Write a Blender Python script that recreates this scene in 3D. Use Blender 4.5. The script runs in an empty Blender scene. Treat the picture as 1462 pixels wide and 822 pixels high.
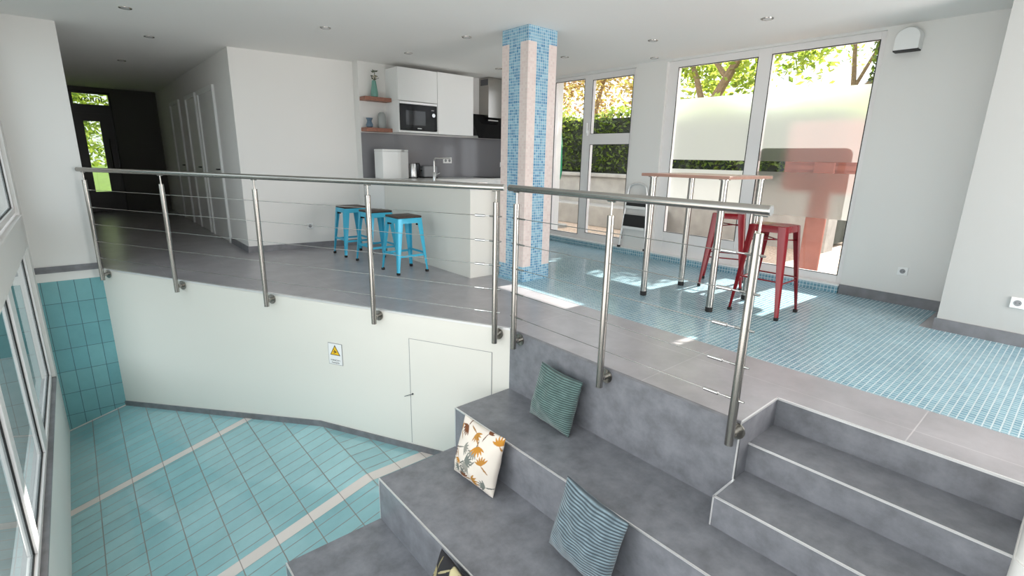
import bpy, bmesh, math, random
from mathutils import Vector, Matrix
C = bpy.context.scene
COL = C.collection
R = math.radians
random.seed(7)

# ------------------------------------------------------------------ camera
def look_matrix(yaw, pitch, roll, loc):
    y, p, r = R(yaw), R(pitch), R(roll)
    f = Vector((math.cos(p)*math.cos(y), math.cos(p)*math.sin(y), math.sin(p)))
    rt = Vector((math.sin(y), -math.cos(y), 0)); up = rt.cross(f)
    r2 = math.cos(r)*rt + math.sin(r)*up; u2 = -math.sin(r)*rt + math.cos(r)*up
    m = Matrix((r2, u2, -f)).transposed().to_4x4(); m.translation = loc
    return m
cd = bpy.data.cameras.new('camera'); cam = bpy.data.objects.new('camera', cd); COL.objects.link(cam)
cam.matrix_world = look_matrix(49.083, -14.445, 1.219, Vector((-2.405, -2.782, 1.271)))
cd.sensor_fit = 'HORIZONTAL'; cd.sensor_width = 36; cd.lens = 36*715.5/1462; cd.clip_start = .03; cd.clip_end = 300
C.camera = cam

# ------------------------------------------------------------------ world, sun, daylight, rear fill, exposure
EXPOSURE = 0.42
SKY = 1.7
SUN = 14.0
DAY_LEFT = 58
FILL_REAR = 150
C.view_settings.view_transform = 'Standard'; C.view_settings.look = 'None'
C.view_settings.exposure = EXPOSURE; C.view_settings.gamma = 1; C.view_settings.use_curve_mapping = False
w = bpy.data.worlds.new('sky'); C.world = w; w.use_nodes = True
bg = w.node_tree.nodes['Background']; bg.inputs[0].default_value = (.90, .95, 1, 1); bg.inputs[1].default_value = SKY
sl = bpy.data.lights.new('sun', 'SUN'); so = bpy.data.objects.new('sun', sl); COL.objects.link(so)
sl.energy = SUN; sl.angle = R(.6); sl.color = (1, .95, .86)
so.rotation_euler = Vector((-1, .05, -.475)).to_track_quat('-Z', 'Y').to_euler(); so.location = (12, 0, 9)
def area(name, loc, direction, sx, sy, power, color=(1, 1, 1)):
    l = bpy.data.lights.new(name, 'AREA'); o = bpy.data.objects.new(name, l); COL.objects.link(o)
    l.shape = 'RECTANGLE'; l.size = sx; l.size_y = sy; l.energy = power; l.color = color
    o.location = loc; o.rotation_euler = Vector(direction).to_track_quat('-Z', 'Y').to_euler()
    return o
area('daylight_left_windows', (-2.80, -1.5, .55), (1, .0, .55), 3.9, 2.2, DAY_LEFT, (1, .93, .90))
area('fill_lamp_rear', (1.65, -5.8, 1.0), (-.10, 1, .65), 1.9, 1.8, FILL_REAR, (1, .93, .90))  # unseen fill lamp added to brighten walls and ceiling
C.cycles.use_denoising = True
C.cycles.max_bounces = 10; C.cycles.diffuse_bounces = 5; C.cycles.transparent_max_bounces = 16
C.cycles.caustics_reflective = False; C.cycles.caustics_refractive = False; C.cycles.sample_clamp_indirect = 6

# ------------------------------------------------------------------ node helpers
def newmat(name):
    m = bpy.data.materials.new(name); m.use_nodes = True
    return m, m.node_tree.nodes, m.node_tree.links, m.node_tree.nodes['Principled BSDF']
def c4(c): return (c[0], c[1], c[2], 1)
def srgb(r, g, b):
    f = lambda v: ((v/255+.055)/1.055)**2.4 if v > 10 else v/255/12.92
    return (f(r), f(g), f(b))
def plain(name, col, rough=.5, metal=0, noise=0, nscale=8, bump=0, bscale=60, coat=0):
    m, n, l, p = newmat(name)
    p.inputs['Base Color'].default_value = c4(col); p.inputs['Roughness'].default_value = rough
    p.inputs['Metallic'].default_value = metal; p.inputs['Coat Weight'].default_value = coat
    tc = n.new('ShaderNodeTexCoord')
    if noise:
        t = n.new('ShaderNodeTexNoise'); t.inputs['Scale'].default_value = nscale; t.inputs['Detail'].default_value = 6
        l.new(tc.outputs['Object'], t.inputs['Vector'])
        r = n.new('ShaderNodeValToRGB')
        r.color_ramp.elements[0].position = .3; r.color_ramp.elements[1].position = .7
        r.color_ramp.elements[0].color = c4([v*(1-noise) for v in col]); r.color_ramp.elements[1].color = c4([min(1, v*(1+noise)) for v in col])
        l.new(t.outputs['Fac'], r.inputs['Fac']); l.new(r.outputs['Color'], p.inputs['Base Color'])
    if bump:
        t = n.new('ShaderNodeTexNoise'); t.inputs['Scale'].default_value = bscale; l.new(tc.outputs['Object'], t.inputs['Vector'])
        b = n.new('ShaderNodeBump'); b.inputs['Strength'].default_value = bump; b.inputs['Distance'].default_value = .004
        l.new(t.outputs['Fac'], b.inputs['Height']); l.new(b.outputs['Normal'], p.inputs['Normal'])
    return m
def tiled(name, c1, c2, grout, tw, th, mortar, rough=.2, ox=0, oy=0, bump=.4, noise=.0, grough=.6, nscale=5, ior=1.5):
    """tiles laid out in the surface's own metres (UV)"""
    m, n, l, p = newmat(name)
    p.inputs['IOR'].default_value = ior
    uv = n.new('ShaderNodeUVMap')
    mp = n.new('ShaderNodeMapping'); mp.inputs['Location'].default_value = (-ox, -oy, 0); mp.vector_type = 'POINT'
    l.new(uv.outputs['UV'], mp.inputs['Vector'])
    b = n.new('ShaderNodeTexBrick'); b.offset = 0; b.squash = 1
    b.inputs['Scale'].default_value = 1; b.inputs['Brick Width'].default_value = tw; b.inputs['Row Height'].default_value = th
    b.inputs['Mortar Size'].default_value = mortar; b.inputs['Mortar Smooth'].default_value = .1
    b.inputs['Color1'].default_value = c4(c1); b.inputs['Color2'].default_value = c4(c2); b.inputs['Mortar'].default_value = c4(grout)
    l.new(mp.outputs['Vector'], b.inputs['Vector'])
    src = b.outputs['Color']
    if noise:
        t = n.new('ShaderNodeTexNoise'); t.inputs['Scale'].default_value = nscale; t.inputs['Detail'].default_value = 7; t.inputs['Roughness'].default_value = .65
        l.new(mp.outputs['Vector'], t.inputs['Vector'])
        mr = n.new('ShaderNodeMapRange'); mr.inputs[1].default_value = .25; mr.inputs[2].default_value = .75
        mr.inputs[3].default_value = 1-noise; mr.inputs[4].default_value = 1+noise; l.new(t.outputs['Fac'], mr.inputs[0])
        mx = n.new('ShaderNodeMix'); mx.data_type = 'RGBA'; mx.blend_type = 'MULTIPLY'; mx.inputs['Factor'].default_value = 1
        l.new(src, mx.inputs['A']); l.new(mr.outputs[0], mx.inputs['B']); src = mx.outputs['Result']
    l.new(src, p.inputs['Base Color'])
    rr = n.new('ShaderNodeMapRange'); rr.inputs[3].default_value = rough; rr.inputs[4].default_value = grough
    l.new(b.outputs['Fac'], rr.inputs[0]); l.new(rr.outputs[0], p.inputs['Roughness'])
    if bump:
        bp = n.new('ShaderNodeBump'); bp.invert = True; bp.inputs['Strength'].default_value = bump; bp.inputs['Distance'].default_value = .002
        l.new(b.outputs['Fac'], bp.inputs['Height']); l.new(bp.outputs['Normal'], p.inputs['Normal'])
    return m
def glass(name, tint=(1, 1, 1), refl=1.0, rough=0):
    m, n, l, p = newmat(name); n.remove(p); out = n['Material Output']
    tr = n.new('ShaderNodeBsdfTransparent'); tr.inputs[0].default_value = c4(tint)
    gl = n.new('ShaderNodeBsdfGlossy'); gl.inputs['Roughness'].default_value = rough
    fr = n.new('ShaderNodeFresnel'); fr.inputs[0].default_value = 1.5
    mu = n.new('ShaderNodeMath'); mu.operation = 'MULTIPLY'; l.new(fr.outputs[0], mu.inputs[0])
    ge = n.new('ShaderNodeNewGeometry'); sb = n.new('ShaderNodeMath'); sb.operation = 'SUBTRACT'; sb.inputs[0].default_value = refl
    l.new(ge.outputs['Backfacing'], sb.inputs[1]); sb.use_clamp = True; l.new(sb.outputs[0], mu.inputs[1])   # only the outer skin of a pane reflects
    mx = n.new('ShaderNodeMixShader'); l.new(mu.outputs[0], mx.inputs[0]); l.new(tr.outputs[0], mx.inputs[1]); l.new(gl.outputs[0], mx.inputs[2])
    l.new(mx.outputs[0], out.inputs['Surface']); return m
def frosted(name):
    m, n, l, p = newmat(name); n.remove(p); out = n['Material Output']
    rf = n.new('ShaderNodeBsdfRefraction'); rf.inputs['Roughness'].default_value = .33; rf.inputs['IOR'].default_value = 1.3; rf.inputs[0].default_value = (.93, .95, .95, 1)
    tl = n.new('ShaderNodeBsdfTranslucent'); tl.inputs[0].default_value = (.9, .93, .93, 1)
    tr = n.new('ShaderNodeBsdfTransparent')
    a = n.new('ShaderNodeMixShader'); a.inputs[0].default_value = .12; l.new(rf.outputs[0], a.inputs[1]); l.new(tl.outputs[0], a.inputs[2])
    b = n.new('ShaderNodeMixShader'); b.inputs[0].default_value = .07; l.new(a.outputs[0], b.inputs[1]); l.new(tr.outputs[0], b.inputs[2])
    l.new(b.outputs[0], out.inputs['Surface']); return m
def leafy(name, c1, c2, trans=.45):
    m, n, l, p = newmat(name); out = n['Material Output']
    g = n.new('ShaderNodeNewGeometry'); r = n.new('ShaderNodeValToRGB')
    r.color_ramp.elements[0].color = c4(c1); r.color_ramp.elements[1].color = c4(c2)
    l.new(g.outputs['Random Per Island'], r.inputs['Fac']); l.new(r.outputs['Color'], p.inputs['Base Color']); p.inputs['Roughness'].default_value = .45
    t = n.new('ShaderNodeBsdfTranslucent'); l.new(r.outputs['Color'], t.inputs[0])
    mx = n.new('ShaderNodeMixShader'); mx.inputs[0].default_value = trans
    l.new(p.outputs[0], mx.inputs[1]); l.new(t.outputs[0], mx.inputs[2]); l.new(mx.outputs[0], out.inputs['Surface']); return m
def attr_mat(name, rough=.85, bump=.3):
    m, n, l, p = newmat(name)
    a = n.new('ShaderNodeAttribute'); a.attribute_name = 'weave'; l.new(a.outputs['Color'], p.inputs['Base Color']); p.inputs['Roughness'].default_value = rough
    tc = n.new('ShaderNodeTexCoord'); t = n.new('ShaderNodeTexNoise'); t.inputs['Scale'].default_value = 500
    l.new(tc.outputs['Object'], t.inputs['Vector']); b = n.new('ShaderNodeBump'); b.inputs['Strength'].default_value = bump; b.inputs['Distance'].default_value = .001
    l.new(t.outputs['Fac'], b.inputs['Height']); l.new(b.outputs['Normal'], p.inputs['Normal']); return m
def corduroy(name, c_dark, c_light, pitch=.0155):
    m, n, l, p = newmat(name)
    uv = n.new('ShaderNodeUVMap'); sp = n.new('ShaderNodeSeparateXYZ'); l.new(uv.outputs['UV'], sp.inputs[0])
    mu = n.new('ShaderNodeMath'); mu.operation = 'MULTIPLY'; mu.inputs[1].default_value = 2*math.pi/pitch; l.new(sp.outputs['Y'], mu.inputs[0])
    sn = n.new('ShaderNodeMath'); sn.operation = 'SINE'; l.new(mu.outputs[0], sn.inputs[0])
    mr = n.new('ShaderNodeMapRange'); mr.inputs[1].default_value = -1; l.new(sn.outputs[0], mr.inputs[0])
    t = n.new('ShaderNodeTexNoise'); t.inputs['Scale'].default_value = 18; t.inputs['Detail'].default_value = 4; l.new(uv.outputs['UV'], t.inputs['Vector'])
    mm = n.new('ShaderNodeMath'); mm.operation = 'MULTIPLY'; l.new(mr.outputs[0], mm.inputs[0]); 
    m2 = n.new('ShaderNodeMapRange'); m2.inputs[1].default_value = .25; m2.inputs[2].default_value = .7; m2.inputs[3].default_value = .45; m2.inputs[4].default_value = 1.1; l.new(t.outputs['Fac'], m2.inputs[0]); l.new(m2.outputs[0], mm.inputs[1])
    r = n.new('ShaderNodeValToRGB'); r.color_ramp.elements[0].color = c4(c_dark); r.color_ramp.elements[1].color = c4(c_light)
    l.new(mm.outputs[0], r.inputs['Fac']); l.new(r.outputs['Color'], p.inputs['Base Color']); p.inputs['Roughness'].default_value = .8
    p.inputs['Sheen Weight'].default_value = .3
    b = n.new('ShaderNodeBump'); b.inputs['Strength'].default_value = .8; b.inputs['Distance'].default_value = .004
    l.new(mr.outputs[0], b.inputs['Height']); l.new(b.outputs['Normal'], p.inputs['Normal']); return m
def wood(name, c1, c2, rough=.5, scale=6):
    m, n, l, p = newmat(name)
    tc = n.new('ShaderNodeTexCoord'); mp = n.new('ShaderNodeMapping'); mp.inputs['Scale'].default_value = (scale*6, scale*.6, scale*6); l.new(tc.outputs['Object'], mp.inputs['Vector'])
    t = n.new('ShaderNodeTexNoise'); t.inputs['Scale'].default_value = 1; t.inputs['Detail'].default_value = 5; l.new(mp.outputs['Vector'], t.inputs['Vector'])
    r = n.new('ShaderNodeValToRGB'); r.color_ramp.elements[0].position = .3; r.color_ramp.elements[1].position = .7
    r.color_ramp.elements[0].color = c4(c1); r.color_ramp.elements[1].color = c4(c2); l.new(t.outputs['Fac'], r.inputs['Fac'])
    l.new(r.outputs['Color'], p.inputs['Base Color']); p.inputs['Roughness'].default_value = rough; return m

M = {}
M['wall'] = plain('white_paint', srgb(228, 227, 224), .75, bump=.08, bscale=250)
M['ceiling'] = plain('ceiling_paint', srgb(240, 239, 236), .85)
M['pool_wall'] = plain('cream_wall_paint', srgb(230, 228, 220), .35, bump=.03, bscale=200)
M['white'] = plain('white_lacquer', srgb(236, 237, 236), .3)
M['pvc'] = plain('white_pvc', srgb(235, 232, 231), .3)
M['floor_tile'] = tiled('grey_floor_tile', srgb(160, 157, 161), srgb(164, 161, 165), srgb(190, 188, 190), .6, 1.2, .003, rough=.30, noise=.2, nscale=4, bump=.1, ior=1.75)
M['step_tile'] = tiled('grey_step_tile', srgb(119, 121, 127), srgb(123, 125, 131), srgb(127, 128, 133), 3.6, 3.6, .001, rough=.36, noise=.34, nscale=8, bump=.05)
M['skirt'] = plain('grey_skirting', srgb(120, 120, 124), .4, noise=.2, nscale=9)
M['mosaic_floor'] = tiled('blue_mosaic_floor', srgb(100, 150, 170), srgb(136, 178, 192), srgb(196, 212, 218), .0335, .0335, .0034, rough=.13, grough=.35, bump=.6, noise=.12, nscale=3, ior=1.6)
M['mosaic_blue'] = tiled('blue_mosaic', srgb(80, 138, 178), srgb(150, 196, 214), srgb(200, 214, 220), .02736, .02736, .0021, rough=.2, bump=.5)
M['mosaic_pink'] = tiled('pink_mosaic', srgb(222, 204, 199), srgb(232, 218, 212), srgb(222, 212, 207), .02736, .02736, .0016, rough=.25, bump=.4)
M['pool_tile'] = tiled('turquoise_pool_tile', srgb(140, 186, 192), srgb(152, 196, 200), srgb(126, 130, 126), .2475, .13, .0042, rough=.07, ior=1.9, ox=-2.639+.2475*20, oy=.015, bump=.5, noise=.1, nscale=2.5)
M['pool_wall_tile'] = tiled('turquoise_wall_tile', srgb(112, 166, 172), srgb(124, 176, 180), srgb(70, 106, 112), .136, .26, .003, rough=.1, ox=-2.825, oy=-.865, bump=.5, noise=.1, nscale=3)
M['strip'] = tiled('cream_strip_tile', srgb(216, 208, 202), srgb(222, 214, 208), srgb(150, 140, 134), .2475, 1, .003, rough=.15, ox=-2.639+.2475*20, bump=.2)
M['steel'] = plain('brushed_steel', (.40, .385, .36), .24, 1)
M['steel_bright'] = plain('bright_steel', (.60, .60, .60), .16, 1)
M['alu'] = plain('aluminium_edge', (.86, .86, .86), .35, .7)
M['black'] = plain('black_gloss', (.006, .006, .007), .12); M['black'].node_tree.nodes['Principled BSDF'].inputs['IOR'].default_value = 1.3
M['blackm'] = plain('black_matt', (.015, .015, .016), .55)
M['rubber'] = plain('black_rubber', (.01, .01, .01), .7)
M['red'] = plain('red_metal', srgb(124, 10, 24), .25, .1, coat=.15)
M['cyan'] = plain('turquoise_metal', srgb(62, 178, 212), .35, .1)
M['seat_wood'] = wood('dark_wood', srgb(52, 40, 36), srgb(78, 62, 56), .5)
M['shelf_wood'] = wood('red_brown_wood', srgb(132, 88, 72), srgb(160, 108, 88), .5)
M['table_wood'] = wood('table_laminate', srgb(160, 122, 108), srgb(176, 138, 122), .4)
M['table_side'] = plain('beech_edge', srgb(200, 186, 172), .4)
M['splash'] = tiled('grey_splashback', srgb(122, 122, 126), srgb(126, 126, 130), srgb(126, 126, 130), 1.2, 2, .001, rough=.12, bump=0)
M['worktop'] = plain('light_worktop', srgb(222, 222, 220), .25)
M['worktop_dark'] = plain('dark_worktop', srgb(70, 70, 74), .25)
M['counter'] = plain('counter_paint', srgb(222, 221, 214), .5)
M['grey'] = plain('grey_plastic', srgb(140, 142, 145), .4)
M['darkgrey'] = plain('dark_grey_metal', srgb(84, 86, 90), .35, .3)
M['vase_green'] = plain('green_glazed', srgb(112, 158, 146), .25)
M['vase_blue'] = plain('blue_grey_glass', srgb(92, 112, 130), .12)
M['vase_grey'] = plain('grey_glazed', srgb(150, 154, 152), .3)
M['twig'] = plain('dark_leaf', srgb(74, 82, 62), .6)
M['bud'] = plain('pale_bud', srgb(192, 178, 150), .7)
M['glass'] = glass('window_glass')
M['glass_left'] = glass('left_window_glass', (.92, .96, .96)); M['glass_door'] = glass('tinted_door_glass', (.7, .72, .68))
M['film'] = frosted('frosted_film')
M['gasket'] = plain('black_gasket', (.012, .012, .012), .5)
M['hall_floor'] = M['floor_tile']
M['door'] = plain('grey_white_door', srgb(226, 226, 224), .4)
M['darkframe'] = plain('dark_door_frame', srgb(24, 24, 26), .4)
M['sign_white'] = plain('sign_white', srgb(238, 238, 238), .4)
M['sign_grey'] = plain('sign_border', srgb(150, 150, 152), .4)
M['yellow'] = plain('sign_yellow', srgb(245, 196, 40), .4)
M['ink'] = plain('black_ink', (.01, .01, .01), .5)
M['lens'] = plain('lamp_lens', srgb(205, 205, 205), .3)
M['gravel'] = plain('pale_gravel', srgb(176, 156, 138), .9, noise=.35, nscale=30, bump=1, bscale=70)
M['concrete'] = plain('grey_concrete', srgb(150, 148, 144), .8, noise=.15, nscale=5)
M['rust'] = plain('rust_brown', srgb(140, 86, 74), .45, noise=.12, nscale=6)
M['bark'] = plain('bark', srgb(128, 108, 82), .9, noise=.25, nscale=14)
M['roof'] = plain('grey_roof', srgb(120, 118, 122), .7)
M['render'] = plain('house_render', srgb(206, 196, 184), .9)
M['lawn'] = plain('lawn', srgb(112, 140, 58), .9, noise=.3, nscale=8)
M['parasol_green'] = plain('green_cloth', srgb(24, 120, 84), .8)
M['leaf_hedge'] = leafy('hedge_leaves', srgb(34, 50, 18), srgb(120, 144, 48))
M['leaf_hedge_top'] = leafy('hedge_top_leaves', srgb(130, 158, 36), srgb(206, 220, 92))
M['leaf_tree'] = leafy('tree_leaves', srgb(104, 136, 40), srgb(204, 216, 96), .55)
M['leaf_red'] = leafy('copper_leaves', srgb(140, 104, 66), srgb(196, 190, 110), .5)
M['leaf_yellow'] = leafy('yellow_leaves', srgb(176, 180, 48), srgb(232, 222, 110), .55)
M['core'] = plain('hedge_core', srgb(22, 30, 14), .9)

# ------------------------------------------------------------------ mesh builder
class MB:
    def __init__(s): s.v = []; s.f = []; s.mi = []; s.m = 0
    def add(s, vs, fs):
        b = len(s.v); s.v += [tuple(map(float, p)) for p in vs]
        for f in fs: s.f.append([b+i for i in f]); s.mi.append(s.m)
        return s
    def box(s, x0, y0, z0, x1, y1, z1):
        x0, x1 = sorted((x0, x1)); y0, y1 = sorted((y0, y1)); z0, z1 = sorted((z0, z1))
        vs = [(x, y, z) for z in (z0, z1) for x, y in ((x0, y0), (x1, y0), (x1, y1), (x0, y1))]
        return s.add(vs, [(3, 2, 1, 0), (4, 5, 6, 7), (0, 1, 5, 4), (1, 2, 6, 5), (2, 3, 7, 6), (3, 0, 4, 7)])
    def prism(s, poly, z0, z1):
        n = len(poly)
        a = sum(poly[i][0]*poly[(i+1) % n][1]-poly[(i+1) % n][0]*poly[i][1] for i in range(n))
        if a < 0: poly = poly[::-1]
        zt = z1 if callable(z1) else (lambda x, y: z1)
        vs = [(x, y, z0) for x, y in poly]+[(x, y, zt(x, y)) for x, y in poly]
        return s.add(vs, [tuple(range(n))[::-1], tuple(range(n, 2*n))]+[(i, (i+1) % n, n+(i+1) % n, n+i) for i in range(n)])
    def tube(s, pts, r, n=12, cap=True):
        pts = [Vector(p) for p in pts]; rings = []
        rr = r if isinstance(r, (list, tuple)) else [r]*len(pts)
        up = None
        for i, p in enumerate(pts):
            d = (pts[min(i+1, len(pts)-1)]-pts[max(i-1, 0)]).normalized()
            if up is None or abs(up.dot(d)) > .98:
                up = Vector((0, 0, 1)) if abs(d.z) < .9 else Vector((1, 0, 0))
            a = d.cross(up).normalized(); b = a.cross(d).normalized(); up = b
            rings.append([p+a*math.cos(2*math.pi*k/n)*rr[i]+b*math.sin(2*math.pi*k/n)*rr[i] for k in range(n)])
        vs = [q for g in rings for q in g]; fs = []
        for i in range(len(pts)-1):
            for k in range(n):
                fs.append((i*n+k, i*n+(k+1) % n, (i+1)*n+(k+1) % n, (i+1)*n+k))
        if cap: fs += [tuple(range(n))[::-1], tuple((len(pts)-1)*n+k for k in range(n))]
        return s.add(vs, fs)
    def lathe(s, prof, c=(0, 0, 0), n=24, sx=1, sy=1):
        vs = []; fs = []
        for r, z in prof:
            for k in range(n):
                a = 2*math.pi*k/n; vs.append((c[0]+r*math.cos(a)*sx, c[1]+r*math.sin(a)*sy, c[2]+z))
        for i in range(len(prof)-1):
            for k in range(n): fs.append((i*n+k, i*n+(k+1) % n, (i+1)*n+(k+1) % n, (i+1)*n+k))
        fs += [tuple(range(n))[::-1], tuple((len(prof)-1)*n+k for k in range(n))]
        return s.add(vs, fs)
    def loft(s, rings, closed=True, cap=True):
        n = len(rings[0]); vs = [p for g in rings for p in g]; fs = []
        for i in range(len(rings)-1):
            for k in range(n if closed else n-1):
                fs.append((i*n+k, i*n+(k+1) % n, (i+1)*n+(k+1) % n, (i+1)*n+k))
        if cap: fs += [tuple(range(n))[::-1], tuple((len(rings)-1)*n+k for k in range(n))]
        return s.add(vs, fs)
    def build(s, name, mats, parent=None, smooth=False, bevel=0, uvz=None, fix=True, seg=2):
        off = Vector(parent_origin(parent)) if parent else Vector((0, 0, 0))
        me = bpy.data.meshes.new(name)
        me.from_pydata([tuple(Vector(p)-off) for p in s.v], [], s.f)
        for m in (mats if isinstance(mats, (list, tuple)) else [mats]): me.materials.append(m)
        me.polygons.foreach_set('material_index', s.mi)
        if fix:
            bm = bmesh.new(); bm.from_mesh(me); bmesh.ops.recalc_face_normals(bm, faces=bm.faces); bm.to_mesh(me); bm.free()
        me.update()
        uvl = me.uv_layers.new(name='UVMap'); d = uvl.data
        for p in me.polygons:
            nx, ny, nz = map(abs, p.normal)
            for li in p.loop_indices:
                q = Vector(me.vertices[me.loops[li].vertex_index].co)+off
                if nz >= nx and nz >= ny: d[li].uv = (q.x, q.y)
                elif nx >= ny: d[li].uv = (q.y, q.z)
                else: d[li].uv = (q.x, q.z)
        if smooth:
            me.polygons.foreach_set('use_smooth', [True]*len(me.polygons))
            try: me.set_sharp_from_angle(angle=R(40))
            except Exception: pass
        o = bpy.data.objects.new(name, me); COL.objects.link(o)
        if parent: o.parent = parent
        if bevel:
            b = o.modifiers.new('edge', 'BEVEL'); b.width = bevel; b.segments = seg; b.limit_method = 'ANGLE'; b.angle_limit = R(35); b.harden_normals = False
        return o
def parent_origin(p):
    v = Vector((0, 0, 0))
    while p: v += p.location; p = p.parent
    return v
def tag(o, label=None, cat=None, group=None, kind=None):
    if label: o['label'] = label
    if cat: o['category'] = cat
    if group: o['group'] = group
    if kind: o['kind'] = kind
    return o
def thing(name, label, cat, loc=(0, 0, 0), group=None, kind=None):
    o = bpy.data.objects.new(name, None); COL.objects.link(o); o.location = loc; o.empty_display_size = .1
    return tag(o, label, cat, group, kind)
def struct(o): o['kind'] = 'structure'; return o
def kids(o): return [c for c in bpy.data.objects if c.parent == o]
def copy_tree(o, parent=None):
    c = o.copy(); COL.objects.link(c)
    if parent: c.parent = parent
    for ch in kids(o): copy_tree(ch, c)
    return c
def text_mesh(body, size, extrude=.0004):
    cu = bpy.data.curves.new('lettering', 'FONT'); cu.body = body; cu.size = size; cu.extrude = extrude; cu.align_x = 'CENTER'; cu.align_y = 'CENTER'; cu.resolution_u = 3
    t = bpy.data.objects.new('lettering', cu); COL.objects.link(t)
    dg = bpy.context.evaluated_depsgraph_get(); me = bpy.data.meshes.new_from_object(t.evaluated_get(dg))
    bpy.data.objects.remove(t); bpy.data.curves.remove(cu)
    return me

# ================================================================== THE SETTING
H = 2.5; XW = 3.413; XR = 2.738; YR = -2.10; XLW = -2.845; YL = 4.34; XL = -2.307
XH = -.771; YS = -1.813; XS = .432; YEND = 11.0; YREAR = -6.0
PX0, PZ0, PK = -.92, -1.28, .286        # the pool floor folds at x = PX0
pool_z = lambda x, y: PZ0 if x >= PX0 else PZ0-PK*(PX0-x)

# upper floor: grey tile
b = MB().prism([(0, YS), (0, 0), (XL, YL), (XL, YEND+.3), (3.9, YEND+.3), (3.9, YREAR-.2), (XS, YREAR-.2), (XS, YS)], -.0125, 0)
struct(b.build('floor', M['floor_tile']))
# blue mosaic area, laid flush (2 mm proud)
b = MB().prism([(.924, -4.9), (.924, 1.0), (1.0, 1.0), (1.0, 1.5), (1.9, 1.5), (1.9, 3.4), (3.40, 3.4), (3.40, -2.0), (2.73, -2.0), (2.73, -4.9)], -.02, .002)
struct(b.build('floor_mosaic', M['mosaic_floor']))
# pool floor
b = MB()
xs = [XLW-.05, PX0, .3]
b.add([(XLW-.05, YREAR, pool_z(XLW-.05, 0)), (PX0, YREAR, PZ0), (.3, YREAR, PZ0), (XLW-.05, YL+.05, pool_z(XLW-.05, 0)), (PX0, YL+.05, PZ0), (.3, YL+.05, PZ0)], [(0, 1, 4, 3), (1, 2, 5, 4)])
b.add([(XLW-.05, YREAR, -2.2), (.3, YREAR, -2.2), (.3, YL+.05, -2.2), (XLW-.05, YL+.05, -2.2)], [(3, 2, 1, 0)])
struct(b.build('floor_pool', M['pool_tile'], fix=False))
def strip(y0, y1, n):
    b = MB(); e = .0025
    b.add([(XLW, y0, pool_z(XLW, 0)+e), (PX0, y0, PZ0+e), (.05, y0, PZ0+e), (XLW, y1, pool_z(XLW, 0)+e), (PX0, y1, PZ0+e), (.05, y1, PZ0+e)], [(0, 1, 4, 3), (1, 2, 5, 4)])
    struct(b.build('trim_%d' % n, M['strip'], fix=False))
strip(2.515, 2.610, 1); strip(.615, .725, 2)
# ceiling
struct(MB().box(-3.05, YREAR-.2, H, 3.75, YEND+.3, H+.3).build('ceiling', M['ceiling']))
# curved-plan wall under the railing: face from K(0,0) to (XL,YL)
nx, ny = -.88303, -.46932
b = MB().prism([(0, 0), (XL, YL), (XL+.6, YL+.2), (.25, .1)], -2.1, -.0125)
struct(b.build('wall_pool', M['pool_wall']))
def along(t, off=0, z=0): return (XL*t+nx*off, YL*t+ny*off, z)
b = MB()
a0, a1, a2, a3 = along(0, .004), along(1, .004), along(1, -.02), along(0, -.02)
b.prism([a0[:2], a1[:2], a2[:2], a3[:2]], -.016, .001)
struct(b.build('trim_3', M['alu']))
# grey skirting along the pool wall (follows the fold of the floor)
b = MB(); tf = PX0/XL
for t0, t1 in ((0, tf), (tf, 1)):
    rr = []
    for t in (t0, t1):
        z = pool_z(XL*t, 0)-.01; p, q = along(t, .012), along(t, -.01)
        rr.append([(p[0], p[1], z), (p[0], p[1], z+.065), (q[0], q[1], z+.065), (q[0], q[1], z)])
    b.loft(rr)
struct(b.build('baseboard_pool', M['skirt']))
# tiled end wall of the pool and the white wall above it
struct(MB().box(XLW-.15, YL, -2.2, XL+.08, YL+.2, -.10).build('wall_pool_end', M['pool_wall_tile']))
b = MB().box(XLW-.15, YL, -.10, XL, YL+.2, 0); b.box(XLW-.15, YL, 0, XL, YEND, H)
struct(b.build('wall_hall_left', M['wall']))
b = MB().box(XLW, YL-.012, 0.0, XL, YL+.01, .062); b.box(XLW, YL-.018, -.005, XL, YL+.01, .012)
struct(b.build('baseboard_hall_left', M['skirt']))
struct(MB().box(XLW, YL-.004, pool_z(XLW, 0)-.1, XLW+.001, YL, -1.7).build('trim_4', M['strip']))
b = MB(); b.loft([[(x, YL-.012, pool_z(x, 0)), (x, YL-.012, pool_z(x, 0)+.008), (x, YL+.01, pool_z(x, 0)+.008), (x, YL+.01, pool_z(x, 0))] for x in (XLW, XL)])
struct(b.build('baseboard_pool_end', M['strip']))
# wall between hall, kitchen and room (solid block)
b = MB().prism([(XH, 4.401), (.714, 4.229), (.714, 4.073), (3.7, 4.073), (3.7, YEND), (XH, YEND)], 0, H)
struct(b.build('wall_kitchen', M['wall']))
b = MB(); b.prism([(XH-.012, 4.39), (.712, 4.217), (.716, 4.24), (XH, 4.41)], 0, .084)
struct(b.build('baseboard_kitchen', M['skirt']))
struct(MB().box(XH-.012, 4.39, 0, XH+.01, 5.36, .084).build('baseboard_hall', M['skirt']))
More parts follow.
